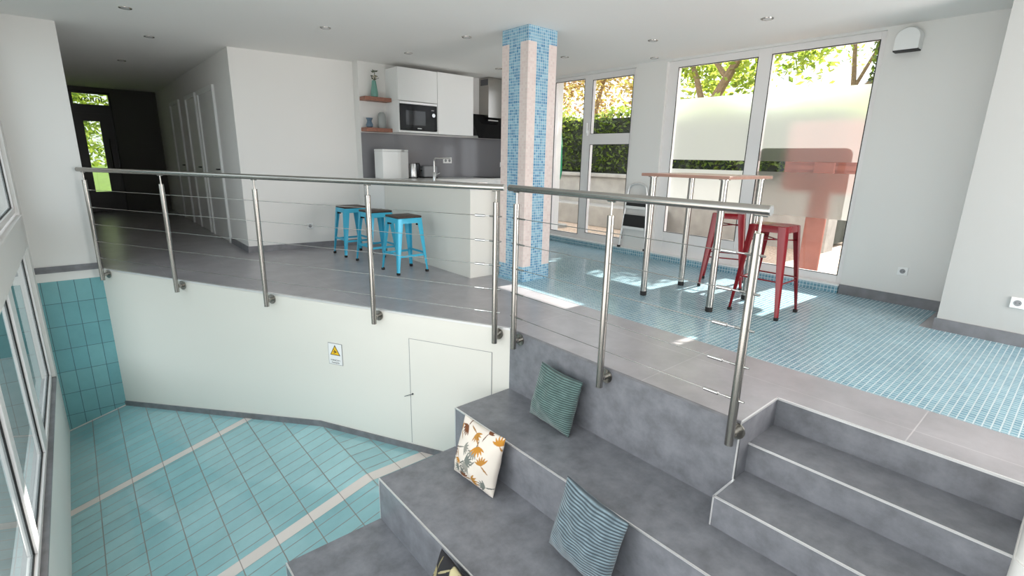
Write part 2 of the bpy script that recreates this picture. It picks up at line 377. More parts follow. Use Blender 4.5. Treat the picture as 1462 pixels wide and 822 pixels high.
# hall doors on the right wall of the hall
def hall_door(n, y0, y1):
    e = thing('door_%d' % n, None, None, (XH, y0, 0), kind='structure')
    MB().box(XH-.006, y0+.05, .004, XH+.02, y1-.05, 2.10).build('door_leaf', M['door'], e)
    b = MB().box(XH-.03, y0, 0, XH+.01, y0+.06, 2.16); b.box(XH-.03, y1-.06, 0, XH+.01, y1, 2.16); b.box(XH-.03, y0+.06, 2.10, XH+.01, y1-.06, 2.16)
    b.build('door_casing', M['white'], e, bevel=.004)
    h = MB().tube([(XH-.004, y0+.12, 1.04), (XH-.05, y0+.12, 1.04), (XH-.05, y0+.20, 1.04)], .010, 8); h.box(XH-.014, y0+.10, .93, XH-.005, y0+.14, 1.15)
    h.build('door_handle', M['blackm'], e)
hall_door(1, 5.33, 6.46); hall_door(2, 6.62, 7.50); hall_door(3, 8.15, 9.15)
# end of the hall: dark glazed entrance door
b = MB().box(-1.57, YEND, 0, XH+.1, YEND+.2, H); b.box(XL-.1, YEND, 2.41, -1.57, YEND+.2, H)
struct(b.build('wall_hall_end', plain('hall_shade_grey', srgb(96, 94, 92), .7)))  # darker base colour stands in for the hall's deep shade
e = thing('door_4', None, None, (-1.9, YEND, 0), kind='structure')
b = MB()
b.box(XL, YEND, 0, -2.165, YEND+.08, 2.42); b.box(-1.60, YEND, 0, -1.56, YEND+.08, 2.42)
b.box(-2.165, YEND, 2.37, -1.60, YEND+.08, 2.42); b.box(-2.165, YEND, 1.99, -1.60, YEND+.08, 2.165)
b.box(-2.165, YEND+.01, 0, -2.06, YEND+.07, 1.99); b.box(-1.80, YEND+.01, 0, -1.60, YEND+.07, 1.99)
b.box(-2.06, YEND+.01, 1.84, -1.80, YEND+.07, 1.99); b.box(-2.06, YEND+.01, 0, -1.80, YEND+.07, .42)
b.build('door_frame', M['darkframe'], e)
MB().box(-2.06, YEND+.035, .42, -1.80, YEND+.045, 1.84).build('door_pane', M['glass_door'], e)
MB().box(-2.165, YEND+.035, 2.165, -1.60, YEND+.045, 2.37).build('transom_pane', M['glass_door'], e)
me = text_mesh('Innov', .17); me.materials.append(M['ink'])
o = bpy.data.objects.new('transom_lettering', me); COL.objects.link(o); o.parent = e
o.location = (.02, .03, 2.27); o.rotation_euler = (R(90), 0, R(180))   # reads from outside, mirrored from the hall
MB().tube([(-1.70, YEND-.05, .9), (-1.70, YEND-.05, 1.5)], .015, 8).build('door_handle', M['darkframe'], e)

# ------------------------------------------------------------------ window wall (right, plane x = XW)
T = .30
b = MB()
b.box(XW, 3.13, 0, XW+T, 4.1, H)                 # left of window 1
b.box(XW, 1.075, .0, XW+T, 1.54, H)              # pier between the windows
b.box(XW, YREAR, 0, XW+T, -1.20, H)              # right part
b.box(XW, 1.54, 2.462, XW+T, 3.13, H); b.box(XW, -1.20, 2.475, XW+T, 1.075, H)
b.box(XW+.05, 1.54, -.3, XW+T, 3.13, .085); b.box(XW+.05, -1.2, -.3, XW+T, 1.075, .085)
struct(b.build('wall_right', M['wall']))
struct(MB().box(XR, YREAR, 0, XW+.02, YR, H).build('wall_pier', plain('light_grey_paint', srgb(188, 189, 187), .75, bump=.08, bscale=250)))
b = MB().box(XR-.012, YREAR, 0, XR+.01, YR+.012, .098); b.box(XR+.004, YR-.01, 0, XW-.013, YR+.0118, .0978)
struct(b.build('baseboard_pier', M['skirt']))
struct(MB().box(XW-.012, YR, 0, XW+.01, -1.20, .098).build('baseboard_right', M['skirt']))
# mosaic plinth with white ledge under the windows
struct(MB().box(XW-.035, -1.195, 0, XW+.06, 3.13, .078).build('baseboard_windows', M['mosaic_floor']))
struct(MB().box(XW-.045, -1.2, .078, XW+.10, 3.13, .094).build('trim_5', M['white'], bevel=.003))
def window(n, loc, frames, panes, films=(), gask=()):
    e = thing('window_%d' % n, None, None, loc, kind='structure')
    b = MB()
    for f in frames: b.box(*f)
    b.build('window_frame', M['pvc'], e, bevel=.004)
    g = MB()
    for x, y0, y1, z0, z1 in gask:
        t = .007
        g.box(x-.003, y0, z0, x+.003, y0+t, z1); g.box(x-.003, y1-t, z0, x+.003, y1, z1); g.box(x-.003, y0+t, z1-t, x+.003, y1-t, z1); g.box(x-.003, y0+t, z0, x+.003, y1-t, z0+t)
    if gask: g.build('window_gasket', M['gasket'], e)
    for p in panes: MB().box(*p).build('window_pane', M['glass'], e)
    for p in films: MB().box(*p).build('window_film', M['film'], e)
    return e
fx0, fx1, gx = XW+.045, XW+.115, XW+.085
W1 = window(1, (fx0, 2.33, .09),
    [(fx0, 3.05, .09, fx1, 3.13, 2.47), (fx0, 1.54, .09, fx1, 1.60, 2.47), (fx0, 2.305, .09, fx1, 2.455, 2.47),
     (fx0, 1.60, 2.385, fx1, 2.305, 2.47), (fx0, 2.455, 2.415, fx1, 3.05, 2.47), (fx0, 1.60, .09, fx1, 2.305, .195), (fx0, 2.455, .09, fx1, 3.05, .155),
     (fx0-.012, 1.60, 1.50, fx1, 2.305, 1.645)],
    [(gx-.008, 1.60, .195, gx+.008, 2.305, 1.50), (gx-.008, 1.60, 1.645, gx+.008, 2.305, 2.385), (gx-.008, 2.455, .155, gx+.008, 3.05, 2.415)],
    gask=[(fx0+.002, 1.60, 2.305, .195, 1.50), (fx0+.002, 1.60, 2.305, 1.645, 2.385), (fx0+.002, 2.455, 3.05, .155, 2.415)])
h = MB().box(fx0-.03, 2.335, 1.62, fx0, 2.365, 1.70); h.box(fx0-.045, 2.34, 1.66, fx0-.028, 2.36, 1.80); h.build('window_handle', M['white'], W1, bevel=.003)
FB = (1.305, 2.03, .735, 1.193)
W2 = window(2, (fx0, -.1, .09),
    [(fx0, .94, .09, fx1, 1.075, 2.48), (fx0, -1.20, .09, fx1, -1.15, 2.48), (fx0, -.175, .09, fx1, -.03, 2.48),
     (fx0, -1.15, 2.41, fx1, -.175, 2.48), (fx0, -.03, 2.40, fx1, .94, 2.48), (fx0, -.03, .09, fx1, .94, .375), (fx0, -1.15, .09, fx1, -.175, .172)],
    [(gx-.008, -.03, .375, gx+.008, .94, 2.40), (gx-.008, -1.15, .172, gx+.008, -.175, 2.41)],
    films=[(gx-.020, y0, z0, gx-.0165, y1, z1) for y0, y1 in ((-.029, .939), (-1.149, -.176)) for z0, z1 in ((FB[0], FB[1]), (FB[2], FB[3]))],
    gask=[(fx0+.002, -.03, .94, .375, 2.40), (fx0+.002, -1.15, -.175, .172, 2.41)])

# ------------------------------------------------------------------ left window wall (plane x = XLW)
b = MB(); X0 = XLW-.16
b.box(X0, YREAR, -2.2, XLW, 4.10, -1.085); b.box(X0, YREAR, .32, XLW, 4.12, .62); b.box(X0, YREAR, 2.38, XLW, 4.12, H)
b.box(X0, 4.10, -2.2, XLW, YL+.1, H); b.box(X0, YREAR-.1, -2.2, XLW, YREAR+.3, H)
struct(b.build('wall_left', M['wall']))
def lwindow(n, z0, z1, yb, ya=YREAR+.3):
    e = thing('window_%d' % n, None, None, (XLW-.08, 2, z0), kind='structure')
    b = MB(); fa, fb = XLW-.085, XLW-.03
    b.box(fa, ya, z0, fb, yb, z0+.05); b.box(fa, ya, z1-.06, fb, yb, z1); b.box(fa, yb-.06, z0+.05, fb, yb, z1-.06)
    ys = [2.20, .86, -.5, -1.9, -3.3, -4.7]
    for y in ys: b.box(fa, y, z0+.05, fb, y+(.25 if y > 2 else .13), z1-.06)
    b.build('window_frame', M['pvc'], e, bevel=.004)
    g = MB(); top = yb-.06
    for y in ys+[ya]:
        lo = y+(.25 if y > 2 else .13) if y != ya else ya
        MB().box(XLW-.065, lo, z0+.05, XLW-.055, top, z1-.06).build('window_pane', M['glass_left'], e)
        g.box(XLW-.055, top-.008, z0+.05, XLW-.046, top, z1-.06); g.box(XLW-.055, lo, z0+.05, XLW-.046, top, z0+.058)
        top = y
    g.build('window_gasket', M['gasket'], e)
lwindow(3, -1.075, .32, 4.10); lwindow(4, .66, 2.38, 4.12)
struct(MB().box(XLW-.03, YREAR+.3, -1.09, XLW+.004, 4.10, -1.072).build('trim_6', M['skirt']))
struct(MB().box(XLW-.03, YREAR+.3, .61, XLW+.012, 4.125, .64).build('trim_7', M['wall'], bevel=.004))
# rear of the room, behind the camera, with a window added to let daylight in
b = MB(); b.box(XLW, YREAR-.2, -2.2, .6, YREAR, H); b.box(.6, YREAR-.2, -2.2, XR, YREAR, .1); b.box(.6, YREAR-.2, 2.3, XR, YREAR, H); b.box(2.65, YREAR-.2, .1, XR, YREAR, 2.3)
struct(b.build('wall_rear', M['wall']))
e = thing('window_5', None, None, (1.6, YREAR-.1, .1), kind='structure')
b = MB()
for x in (.6, 1.58, 2.57): b.box(x, YREAR-.12, .1, x+.08, YREAR-.05, 2.3)
b.box(.6, YREAR-.12, .1, 2.65, YREAR-.05, .18); b.box(.6, YREAR-.12, 2.22, 2.65, YREAR-.05, 2.3)
b.build('window_frame', M['pvc'], e); MB().box(.6, YREAR-.09, .18, 2.65, YREAR-.08, 2.22).build('window_pane', M['glass'], e)

# ------------------------------------------------------------------ seating tiers and stairs
h1, h2, h3 = -.50, -.817, -1.129; d1, d2, d3 = -.523, -1.142, -1.764
Y0, Y1 = YREAR, -.004
def edge(b, x, y0, y1, z, t=.007):          # metal edging along a tread's front and down its left end
    b.box(x-.002, y0, z-t, x+t, y1, z+.0015)
def corner(b, x, y, z0, z1, t=.006): b.box(x-.002, y-t, z0, x+t, y+.002, z1)
e = thing('stepped_seating', 'wide grey tiled seating tiers descending to the turquoise pool floor', 'seating steps', (0, -2.5, -1.3))
for x0, x1, zt in ((d1, -.001, h1), (d2, d1, h2), (d3, d2, h3)):
    t = MB().box(x0, Y0+.02, -1.9, x1, Y1, zt).build('seating_tier', M['step_tile'], e)
    b = MB(); edge(b, x0, Y0+.02, Y1, zt); corner(b, x0, Y1, -1.9, zt)
    b.build('edge_trim', M['alu'], t)
struct(MB().box(-.004, YS, h1, .0, -.001, -.001).build('wall_riser', M['step_tile']))
struct(MB().box(-.006, YS, -.012, .006, -.002, .0012).build('trim_8', M['skirt']))
e = thing('staircase', 'short grey tiled stairs with pale metal edges beside the seating tiers', 'stairs', (.1, -2.4, h1))
YE = -2.435
for x0, x1, zt in ((.120, XS-.001, -.166), (-.211, XS-.001, -.333)):
    b = MB()
    if zt > -.2: b.box(x0, YE-.4, -.333, x1, YS-.002, zt)
    else:
        b.box(x0, YE-.4, h1, x1, YS-.002, zt)
    t = b.build('stair_step', M['step_tile'], e)
    b = MB(); edge(b, x0, YE-.4, YS-.003, zt)
    if zt < -.2: corner(b, x0, YS-.003, h1, zt); b.box(x0, YS-.012, zt-.008, 0, YS-.001, zt+.0015)
    b.build('edge_trim', M['alu'], t)
b = MB().box(-.005, YS-.004, -.333, .006, YS+.004, 0); struct(b.build('trim_9', M['alu']))
b = MB().box(-.0, YS-.006, -.010, XS, YS+.003, .0012); b.box(XS-.008, YREAR, -.010, XS+.004, YS+.003, .0012); struct(b.build('trim_10', M['alu']))
struct(MB().box(0, YS-.004, h1, XS, YS, -.011).build('wall_stair_side', M['step_tile']))
struct(MB().box(XS-.004, YREAR, -.3, XS, YS, -.011).build('wall_stair_back', M['step_tile']))
# rounded white end of the wall on the right of the stairs
b = MB(); pts = []
xa, xb, ya, yb, rr = -.03, XS-.006, -3.4, -2.838, .05
for cx, cy, a0 in ((xb-rr, yb-rr, 0), (xa+rr, yb-rr, 90), (xa+rr, ya+rr, 180), (xb-rr, ya+rr, 270)):
    for k in range(7): a = R(a0+15*k); pts.append((cx+rr*math.cos(a), cy+rr*math.sin(a)))
b.prism(pts, -.5, .45); struct(b.build('wall_stair_end', M['wall'], smooth=True))
b = MB().prism([((p[0]-.2)*1.02+.196, (p[1]+3.13)*1.015-3.13) for p in pts], -.5, -.10); struct(b.build('baseboard_stair_end', M['wall'], smooth=True))

# ------------------------------------------------------------------ column
cx0, cx1, cy0, cy1 = 1.067, 1.45, 1.06, 1.45
b = MB(); wv = [0, 4/14, 10/14, 1]; zs = [0.0, .164, 2.363, H]
for f in range(4):
    for i in range(3):
        for k in range(3):
            blue = (i == 1) or (k != 1)
            b.m = 0 if blue else 1
            u0, u1 = wv[i], wv[i+1]; z0, z1 = zs[k], zs[k+1]
            if f == 0: q = [(cx0, cy0+(cy1-cy0)*u0), (cx0, cy0+(cy1-cy0)*u1)]
            elif f == 1: q = [(cx0+(cx1-cx0)*u0, cy0), (cx0+(cx1-cx0)*u1, cy0)]
            elif f == 2: q = [(cx1, cy0+(cy1-cy0)*u0), (cx1, cy0+(cy1-cy0)*u1)]
            else: q = [(cx0+(cx1-cx0)*u0, cy1), (cx0+(cx1-cx0)*u1, cy1)]
            b.add([(*q[0], z0), (*q[1], z0), (*q[1], z1), (*q[0], z1)], [(0, 1, 2, 3)])
b.add([(cx0, cy0, H), (cx1, cy0, H), (cx1, cy1, H), (cx0, cy1, H)], [(0, 1, 2, 3)])
o = b.build('column', [M['mosaic_blue'], M['mosaic_pink']], fix=False)
tag(o, 'square column clad in blue and pale pink mosaic stripes', 'column')
bm = bmesh.new(); bm.from_mesh(o.data); bmesh.ops.remove_doubles(bm, verts=bm.verts, dist=1e-5); bmesh.ops.recalc_face_normals(bm, faces=bm.faces); bm.to_mesh(o.data); bm.free()

# ------------------------------------------------------------------ hatch and sign on the pool wall
def hatch():
    t0, t1 = .0318, .187   # along the wall
    e = thing('access_hatch', 'flush cream access hatch with small latch in the pool wall', 'hatch', along((t0+t1)/2, 0, -1.25))
    a, c = along(t0, .003), along(t1, .003); a2, c2 = along(t0, .0002), along(t1, .0002)
    MB().prism([a[:2], c[:2], c2[:2], a2[:2]], -1.212, -.224).build('hatch_panel', M['pool_wall'], e)
    b = MB(); s = .0011
    for u0, u1, z0, z1 in ((t0-s, t0, -1.212, -.221), (t1, t1+s, -1.212, -.221), (t0, t1, -.224, -.221)):
        p = [along(u0, .0036), along(u1, .0036), along(u1, .0002), along(u0, .0002)]
        b.prism([q[:2] for q in p], z0, z1)
    b.build('hatch_seam', M['sign_grey'], e)
    b = MB(); q = along(t1-.004, .012, -.73); q2 = along(t1-.004, 0, -.73); b.tube([q2, q], .008, 10)
    b.tube([q, along(t1+.012, .014, -.765)], .003, 6); b.build('hatch_latch', M['darkgrey'], e)
hatch()
def sign():
    tc = 1.514/4.34; z = -.495; hw, hh = .078, .104
    c = along(tc, .004, z)
    e = thing('warning_sign', 'small white warning sign with yellow triangle on the pool wall', 'sign', c)
    e.rotation_euler = (0, 0, math.atan2(-YL, -XL))   # local x runs along the wall to the right, local -y is ... outward side checked below
    def local(name, bmf, m):
        o = bmf.build(name, m); o.parent = e; return o
    ox = Vector((-XL, -YL, 0)).normalized(); on = Vector((nx, ny, 0))
    s = 1 if (Matrix.Rotation(math.atan2(-YL, -XL), 3, 'Z') @ Vector((0, 1, 0))).dot(on) > 0 else -1
    def rect(x0, z0, x1, z1, d0, d1): return MB().box(x0, s*d0, z0, x1, s*d1, z1)
    local('sign_plate', rect(-hw, -hh, hw, hh, -.003, .001), M['sign_grey']); local('sign_face', rect(-hw+.004, -hh+.004, hw-.004, hh-.004, 0, .002), M['sign_white'])
    def tri(r, d0, d1, zc):
        pts = [(r*math.cos(R(90+120*k)), zc+r*math.sin(R(90+120*k))) for k in range(3)]
        b = MB(); b.loft([[(p[0], s*d, p[1]) for p in pts] for d in (d0, d1)]); return b
    local('triangle_border', tri(.066, .001, .003, .022), M['ink']); local('triangle_face', tri(.054, .002, .0036, .022), M['yellow'])
    g = MB()
    for (xa, za), (xb, zb), r in (((-.006, .035), (.006, .022), .0042), ((.006, .022), (.022, .024), .003), ((-.003, .030), (-.018, .024), .0026), ((.006, .022), (-.004, .012), .0034), ((-.004, .012), (-.016, .008), .003), ((-.012, .047), (-.0115, .047), .0055)):
        g.tube([(xa, s*.0036, za), (xb, s*.0036, zb)], [r, r], 8)
    local('slipping_figure', g, M['ink'])
    for body, size, zz in (('VORSICHT !', .021, -.062), ('Rutschgefahr', .017, -.084)):
        me = text_mesh(body, size); me.materials.append(M['ink']); t = bpy.data.objects.new('sign_lettering', me); COL.objects.link(t); t.parent = e
        t.location = (0, s*.0026, zz); t.rotation_euler = (R(90), 0, 0 if s < 0 else R(180))
sign()

# ------------------------------------------------------------------ railings
RZ = 1.072; CABZ = (.865, .683, .503, .318, .138)
def railing(label, base, p_of, posts, s0, s1, tens_first):
    """p_of(s, off): plan point at s along the edge, off metres out from the wall face"""
    e = thing('railing', label, 'railing', base)
    OFF = .07
    P = lambda s, z, off=OFF: (*p_of(s, off), z)
    b = MB().tube([P(s0, RZ), P(s1, RZ)], .0225, 20)
    hr = b.build('handrail', M['steel'], e, smooth=True)
    for s in (s0, s1):
        d = .004 if s == max(s0, s1) else -.004
        MB().tube([P(s, RZ), P(s+d, RZ)], .0232, 20).build('end_cap', M['steel_bright'], hr, smooth=True)
    for s in posts:
        po = MB().tube([P(s, -.112), P(s, .962)], .0215, 20).build('post', M['steel'], e, smooth=True)
        b = MB().tube([P(s, .962), P(s, 1.045)], .0065, 10); b.tube([P(s-.03, 1.0475), P(s+.03, 1.0475)], .006, 8); b.tube([P(s, .955), P(s, .966)], .0222, 16)
        b.build('stem', M['steel'], po, smooth=True)
        b = MB().tube([P(s, -.055, OFF-.015), P(s, -.055, .010)], .019, 14); b.tube([P(s, -.055, .010), P(s, -.055, .0015)], .046, 20)
        for dz in (-.03, .03): b.tube([P(s, -.055+dz, .016), P(s, -.055+dz, .009)], .006, 8)
        b.build('mounting_flange', M['steel'], po, smooth=True)
    lo, hi = min(posts), max(posts)
    ten, stud = (lo, hi) if tens_first else (hi, lo)
    dr = 1 if stud > ten else -1
    for z in CABZ:
        c = MB().tube([P(ten, z), P(stud, z)], .0024, 8).build('cable', M['steel'], e, smooth=True)
        b = MB().tube([P(ten+dr*.05, z), P(ten+dr*.085, z), P(ten+dr*.09, z), P(ten+dr*.165, z), P(ten+dr*.17, z)], [.004, .004, .0095, .0095, .004], 10)
        b.build('tensioner', M['steel_bright'], c, smooth=True)
        MB().tube([P(ten+dr*.02, z), P(ten+dr*.05, z)], .0065, 8).build('clevis', M['steel'], c, smooth=True)
        MB().tube([P(ten-dr*.02, z), P(ten-dr*.045, z)], [.0075, .005], 8).build('end_nut', M['steel'], c, smooth=True)
        b = MB().tube([P(stud-dr*.02, z), P(stud-dr*.09, z)], [.0065, .0055], 8)
        b.build('cable_stud', M['steel'], c, smooth=True)
        MB().tube([P(stud+dr*.02, z), P(stud+dr*.04, z)], [.007, .004], 8).build('end_nut', M['steel'], c, smooth=True)
Lw = math.hypot(XL, YL); ux, uy = XL/Lw, YL/Lw
railing('long steel cable railing with five posts above the cream pool wall', (ux*2.4, uy*2.4, 0), lambda s, o: (ux*s+nx*o, uy*s+ny*o),
        [.105, 1.219, 2.42, 3.62, 4.79], .045, 4.87, True)
railing('short steel cable railing with three posts above the grey seating tiers', (0, -.9, 0), lambda s, o: (-o, -s),
        [.118, .949, 1.795], .045, 1.832, False)

# ------------------------------------------------------------------ cushions
def cushion(label, name, loc, size, lean, yaw, roll, mat, thick=.092, paint=None, n=44, cat='cushion'):
    """leans against a riser that faces -x; local x = width (world -y), local z = height"""
    me = bpy.data.meshes.new(name); vs = []; fs = []; uv = []; col = []
    hw = size/2
    def pt(u, v, side):
        k = max(0, (1-u*u)*(1-v*v))
        t = thick*(k**.55)
        x = u*hw*(1-.075*(1-v*v)-.02*abs(v)**8); z = v*hw*(1-.075*(1-u*u)-.02*abs(u)**8); x *= 1+.05*max(0, -v)*(1-abs(u))
        wr = .008*math.sin(8*u+3*v+size*40)*math.sin(6*v-2*u)*k**.4; t *= 1+.16*math.cos(2.4*(v+.45))*(1 if side < 0 else .4)
        return (x, side*t+wr, z+hw)
    N = n
    idx = {}
    for side in (-1, 1):
        for i in range(N+1):
            for j in range(N+1):
                u, v = 2*i/N-1, 2*j/N-1
                edge_ = i in (0, N) or j in (0, N)
                key = (i, j, 0 if edge_ else side)
                if key not in idx: idx[key] = len(vs); vs.append(pt(u, v, side)); uv.append((u*hw, v*hw)); col.append(paint(u, v, side) if paint else (1, 1, 1))
        for i in range(N):
            for j in range(N):
                q = [idx[(a, c, 0 if a in (0, N) or c in (0, N) else side)] for a, c in ((i, j), (i+1, j), (i+1, j+1), (i, j+1))]
                fs.append(q if side < 0 else q[::-1])
    me.from_pydata(vs, [], fs); me.materials.append(mat); me.update()
    l = me.uv_layers.new(name='UVMap')
    for p in me.polygons:
        for li in p.loop_indices: l.data[li].uv = uv[me.loops[li].vertex_index]
    if paint:
        a = me.color_attributes.new('weave', 'FLOAT_COLOR', 'POINT')
        for i, c in enumerate(col): a.data[i].color = c4(c)
    me.polygons.foreach_set('use_smooth', [True]*len(me.polygons))
    o = bpy.data.objects.new(name, me); COL.objects.link(o); tag(o, label, cat)
    m = Matrix.Translation(loc) @ Matrix.Rotation(R(-90+yaw), 4, 'Z') @ Matrix.Rotation(R(-lean), 4, 'X') @ Matrix.Translation((0, 0, hw)) @ Matrix.Rotation(R(roll), 4, 'Y') @ Matrix.Translation((0, 0, -hw))
    o.matrix_world = m
    return o
M['cord_green'] = corduroy('green_corduroy', srgb(44, 66, 66), srgb(112, 142, 138), .0150)
M['cord_blue'] = corduroy('blue_grey_corduroy', srgb(48, 62, 72), srgb(136, 158, 168), .0165)
def leaves_paint(base, cols, seed, n=15, scale=1.0):
    rnd = random.Random(seed); fl = []
    for k in range(n):
        for _ in range(60):
            cx, cy = rnd.uniform(-.95, .95), rnd.uniform(-.95, .95)
            if all((cx-f[0])**2+(cy-f[1])**2 > (.34*scale)**2 for f in fl): break
        fl.append((cx, cy, rnd.uniform(0, 6.28), cols[k % len(cols)], rnd.uniform(.8, 1.15)*scale))
    pet = []
    for cx, cy, a, c, s in fl:
        for j, da in enumerate((-.95, -.55, -.18, .2, .6, 1.0)):
            ang = a+da; ln = .25*s*(1-.12*abs(da)); pet.append((cx, cy, cx+ln*math.cos(ang), cy+ln*math.sin(ang), .032*s, c))
        ang = a+math.pi+.35; pet.append((cx, cy, cx+.30*s*math.cos(ang), cy+.30*s*math.sin(ang), .022*s, tuple(v*.7 for v in c)))
    def f(u, v, side):
        if side > 0: return base
        for x0, y0, x1, y1, w_, c in pet:
            dx, dy = x1-x0, y1-y0; t = ((u-x0)*dx+(v-y0)*dy)/(dx*dx+dy*dy)
            if 0 < t < 1:
                d = abs((u-x0)*dy-(v-y0)*dx)/math.hypot(dx, dy)
                if d < w_*.8*math.sin(math.pi*min(1, t*.95+.05))**.8: return c
        return base
    return f
M['print'] = attr_mat('printed_cotton')
pw = leaves_paint(srgb(222, 214, 204), [srgb(186, 128, 40), srgb(112, 66, 36), srgb(110, 116, 110), srgb(140, 140, 132), srgb(176, 124, 50)], 5, 19, 1.25)
pb = leaves_paint(srgb(30, 30, 34), [srgb(186, 178, 138), srgb(120, 128, 132), srgb(150, 140, 104)], 11, 11, 1.6)
cushion('green corduroy cushion leaning on the top riser under the railing', 'cushion', (-.172, -.625, h1+.004), .395, 13, 0, 3, M['cord_green'])
cushion('white cushion printed with ochre and grey leaves on the middle tier', 'cushion', (d1-.170, -.455, h2+.004), .405, 14, 4, 1, M['print'], paint=pw, n=150)
cushion('blue-grey corduroy cushion leaning on the middle tier riser', 'cushion', (d1-.170, -1.385, h2+.004), .425, 12, 0, 5, M['cord_blue'])
cushion('black cushion printed with khaki leaves on the lowest tier', 'cushion', (d2-.170, -1.06, h3+.004), .40, 13, 0, 8, M['print'], paint=pb, n=110)

# ------------------------------------------------------------------ stools
def stool(label, group, metal, hgt, top, foot, pad, brace_z):
    e = thing('bar_stool', label, 'stool', (0, 0, 0), group)
    zt = hgt-(.022 if pad else 0)
    # pressed seat pan with rounded corners
    def rsq(hw, r, z, n=6):
        out = []
        for cx, cy, a0 in ((hw-r, hw-r, 0), (-hw+r, hw-r, 90), (-hw+r, -hw+r, 180), (hw-r, -hw+r, 270)):
            for k in range(n+1): a = R(a0+90*k/n); out.append((cx+r*math.cos(a), cy+r*math.sin(a), z))
        return out
    b = MB().loft([rsq(top+.004, .035, zt-.055), rsq(top+.001, .035, zt-.012), rsq(top-.006, .032, zt), rsq(top-.02, .03, zt), rsq(top-.03, .03, zt-.003)])
    b.build('seat', metal, e, smooth=True)
    if pad:
        MB().loft([rsq(top-.004, .012, zt), rsq(top, .014, zt+.005), rsq(top, .014, zt+.018), rsq(top-.004, .012, zt+.022)]).build('seat_pad', M['seat_wood'], e, smooth=True)
    for sx in (-1, 1):
        for sy in (-1, 1):
            rings = []
            for z, h, wdt in ((zt-.004, top+.002, .066), (zt-.10, None, .062), (zt*.45, None, .044), (.02, foot, .026)):
                t = 1-(z-.02)/(zt-.024); hx = top+.002+(foot-top-.002)*t
                th = .004; r = .014
                prof = [(0, -wdt), (0, -r), (-r*.3, -r*.3), (-r, 0), (-wdt, 0), (-wdt, -th), (-r-th, -th), (-th-r*.3, -th-r*.3), (-th, -r-th), (-th, -wdt)]
                rings.append([(sx*(hx+p[0]), sy*(hx+p[1]), z) for p in prof])
            lg = MB().loft(rings).build('leg', metal, e, smooth=True)
            MB().box(sx*(foot+.002), sy*(foot+.002), 0, sx*(foot-.03), sy*(foot-.03), .028).build('foot_cap', M['rubber'], lg, bevel=.004)
            if pad: MB().tube([(sx*(top-.02), sy*(top-.02), zt-.075), (sx*(top-.05), sy*(top-.05), zt-.075)], .010, 8).build('stacking_pad', M['rubber'], lg)
    t = 1-(brace_z-.02)/(zt-.024); hb = top+(foot-top)*t-.012
    for k in range(4):
        c, s_ = ((1, 0), (0, 1), (-1, 0), (0, -1))[k]
        z = brace_z+(.0 if k % 2 else .018)
        p, q = (c*hb-s_*hb, s_*hb+c*hb, z), (c*hb+s_*hb, s_*hb-c*hb, z)
        if pad:
            b = MB(); 
            if c: b.box(c*hb-.003, -hb, z-.012, c*hb+.003, hb, z+.012)
            else: b.box(-hb, s_*hb-.003, z-.012, hb, s_*hb+.003, z+.012)
        else: b = MB().tube([p, q], .007, 8)
        b.build('foot_rail', metal, e, smooth=not pad)
    if not pad:
        zz = zt-.12; hh = top+(foot-top)*.14-.014
        b = MB().tube([(-hh, -hh, zz), (hh, hh, zz)], .006, 8); b.tube([(hh, -hh, zz-.013), (-hh, hh, zz-.013)], .006, 8); b.build('cross_brace', metal, e)
    return e
s1 = stool('turquoise metal stool with dark wooden seat nearest the counter end', 'turquoise stools at the counter', M['cyan'], .637, .150, .196, True, .20)
s1.location = (.352, 2.285, 0)
s2 = copy_tree(s1); s2.location = (.335, 2.945, 0); s2['label'] = 'turquoise metal stool with dark wooden seat, middle of the three at the counter'
s3 = copy_tree(s1); s3.location = (.305, 3.585, 0); s3['label'] = 'turquoise metal stool with dark wooden seat farthest back, by the white wall socket'
r1 = stool('glossy dark red metal bar stool in front, right of the tall table', 'red stools by the tall table', M['red'], .775, .152, .215, False, .30)
r1.location = (2.10, -1.0, .002)
r2 = copy_tree(r1); r2.location = (2.76, -.27, .002); r2.rotation_euler = (0, 0, R(23)); r2['label'] = 'glossy dark red metal bar stool partly behind the tall table legs'

# ------------------------------------------------------------------ tall table
e = thing('bar_table', 'tall square bar table with wooden top and four steel legs', 'table', (2.03, -.37, .002))
tx0, tx1, ty0, ty1 = 1.615, 2.43, -.79, .055
b = MB().box(tx0, ty0, 1.143, tx1, ty1, 1.170); tp = b.build('table_top', M['table_wood'], e, bevel=.004)
for x in (1.687, 2.362):
    for y in (-.03, -.716):
        lg = MB().tube([(x, y, .045), (x, y, 1.143)], .030, 20).build('leg', M['steel'], e, smooth=True)
        MB().lathe([(.026, 0.002), (.031, .006), (.031, .046)], (x, y, 0), 18).build('foot_cap', M['rubber'], lg, smooth=True)
        MB().lathe([(.045, 1.136), (.045, 1.143)], (x, y, 0), 18).build('leg_flange', M['steel'], lg, smooth=True)

# ------------------------------------------------------------------ kitchen
YB = 4.073
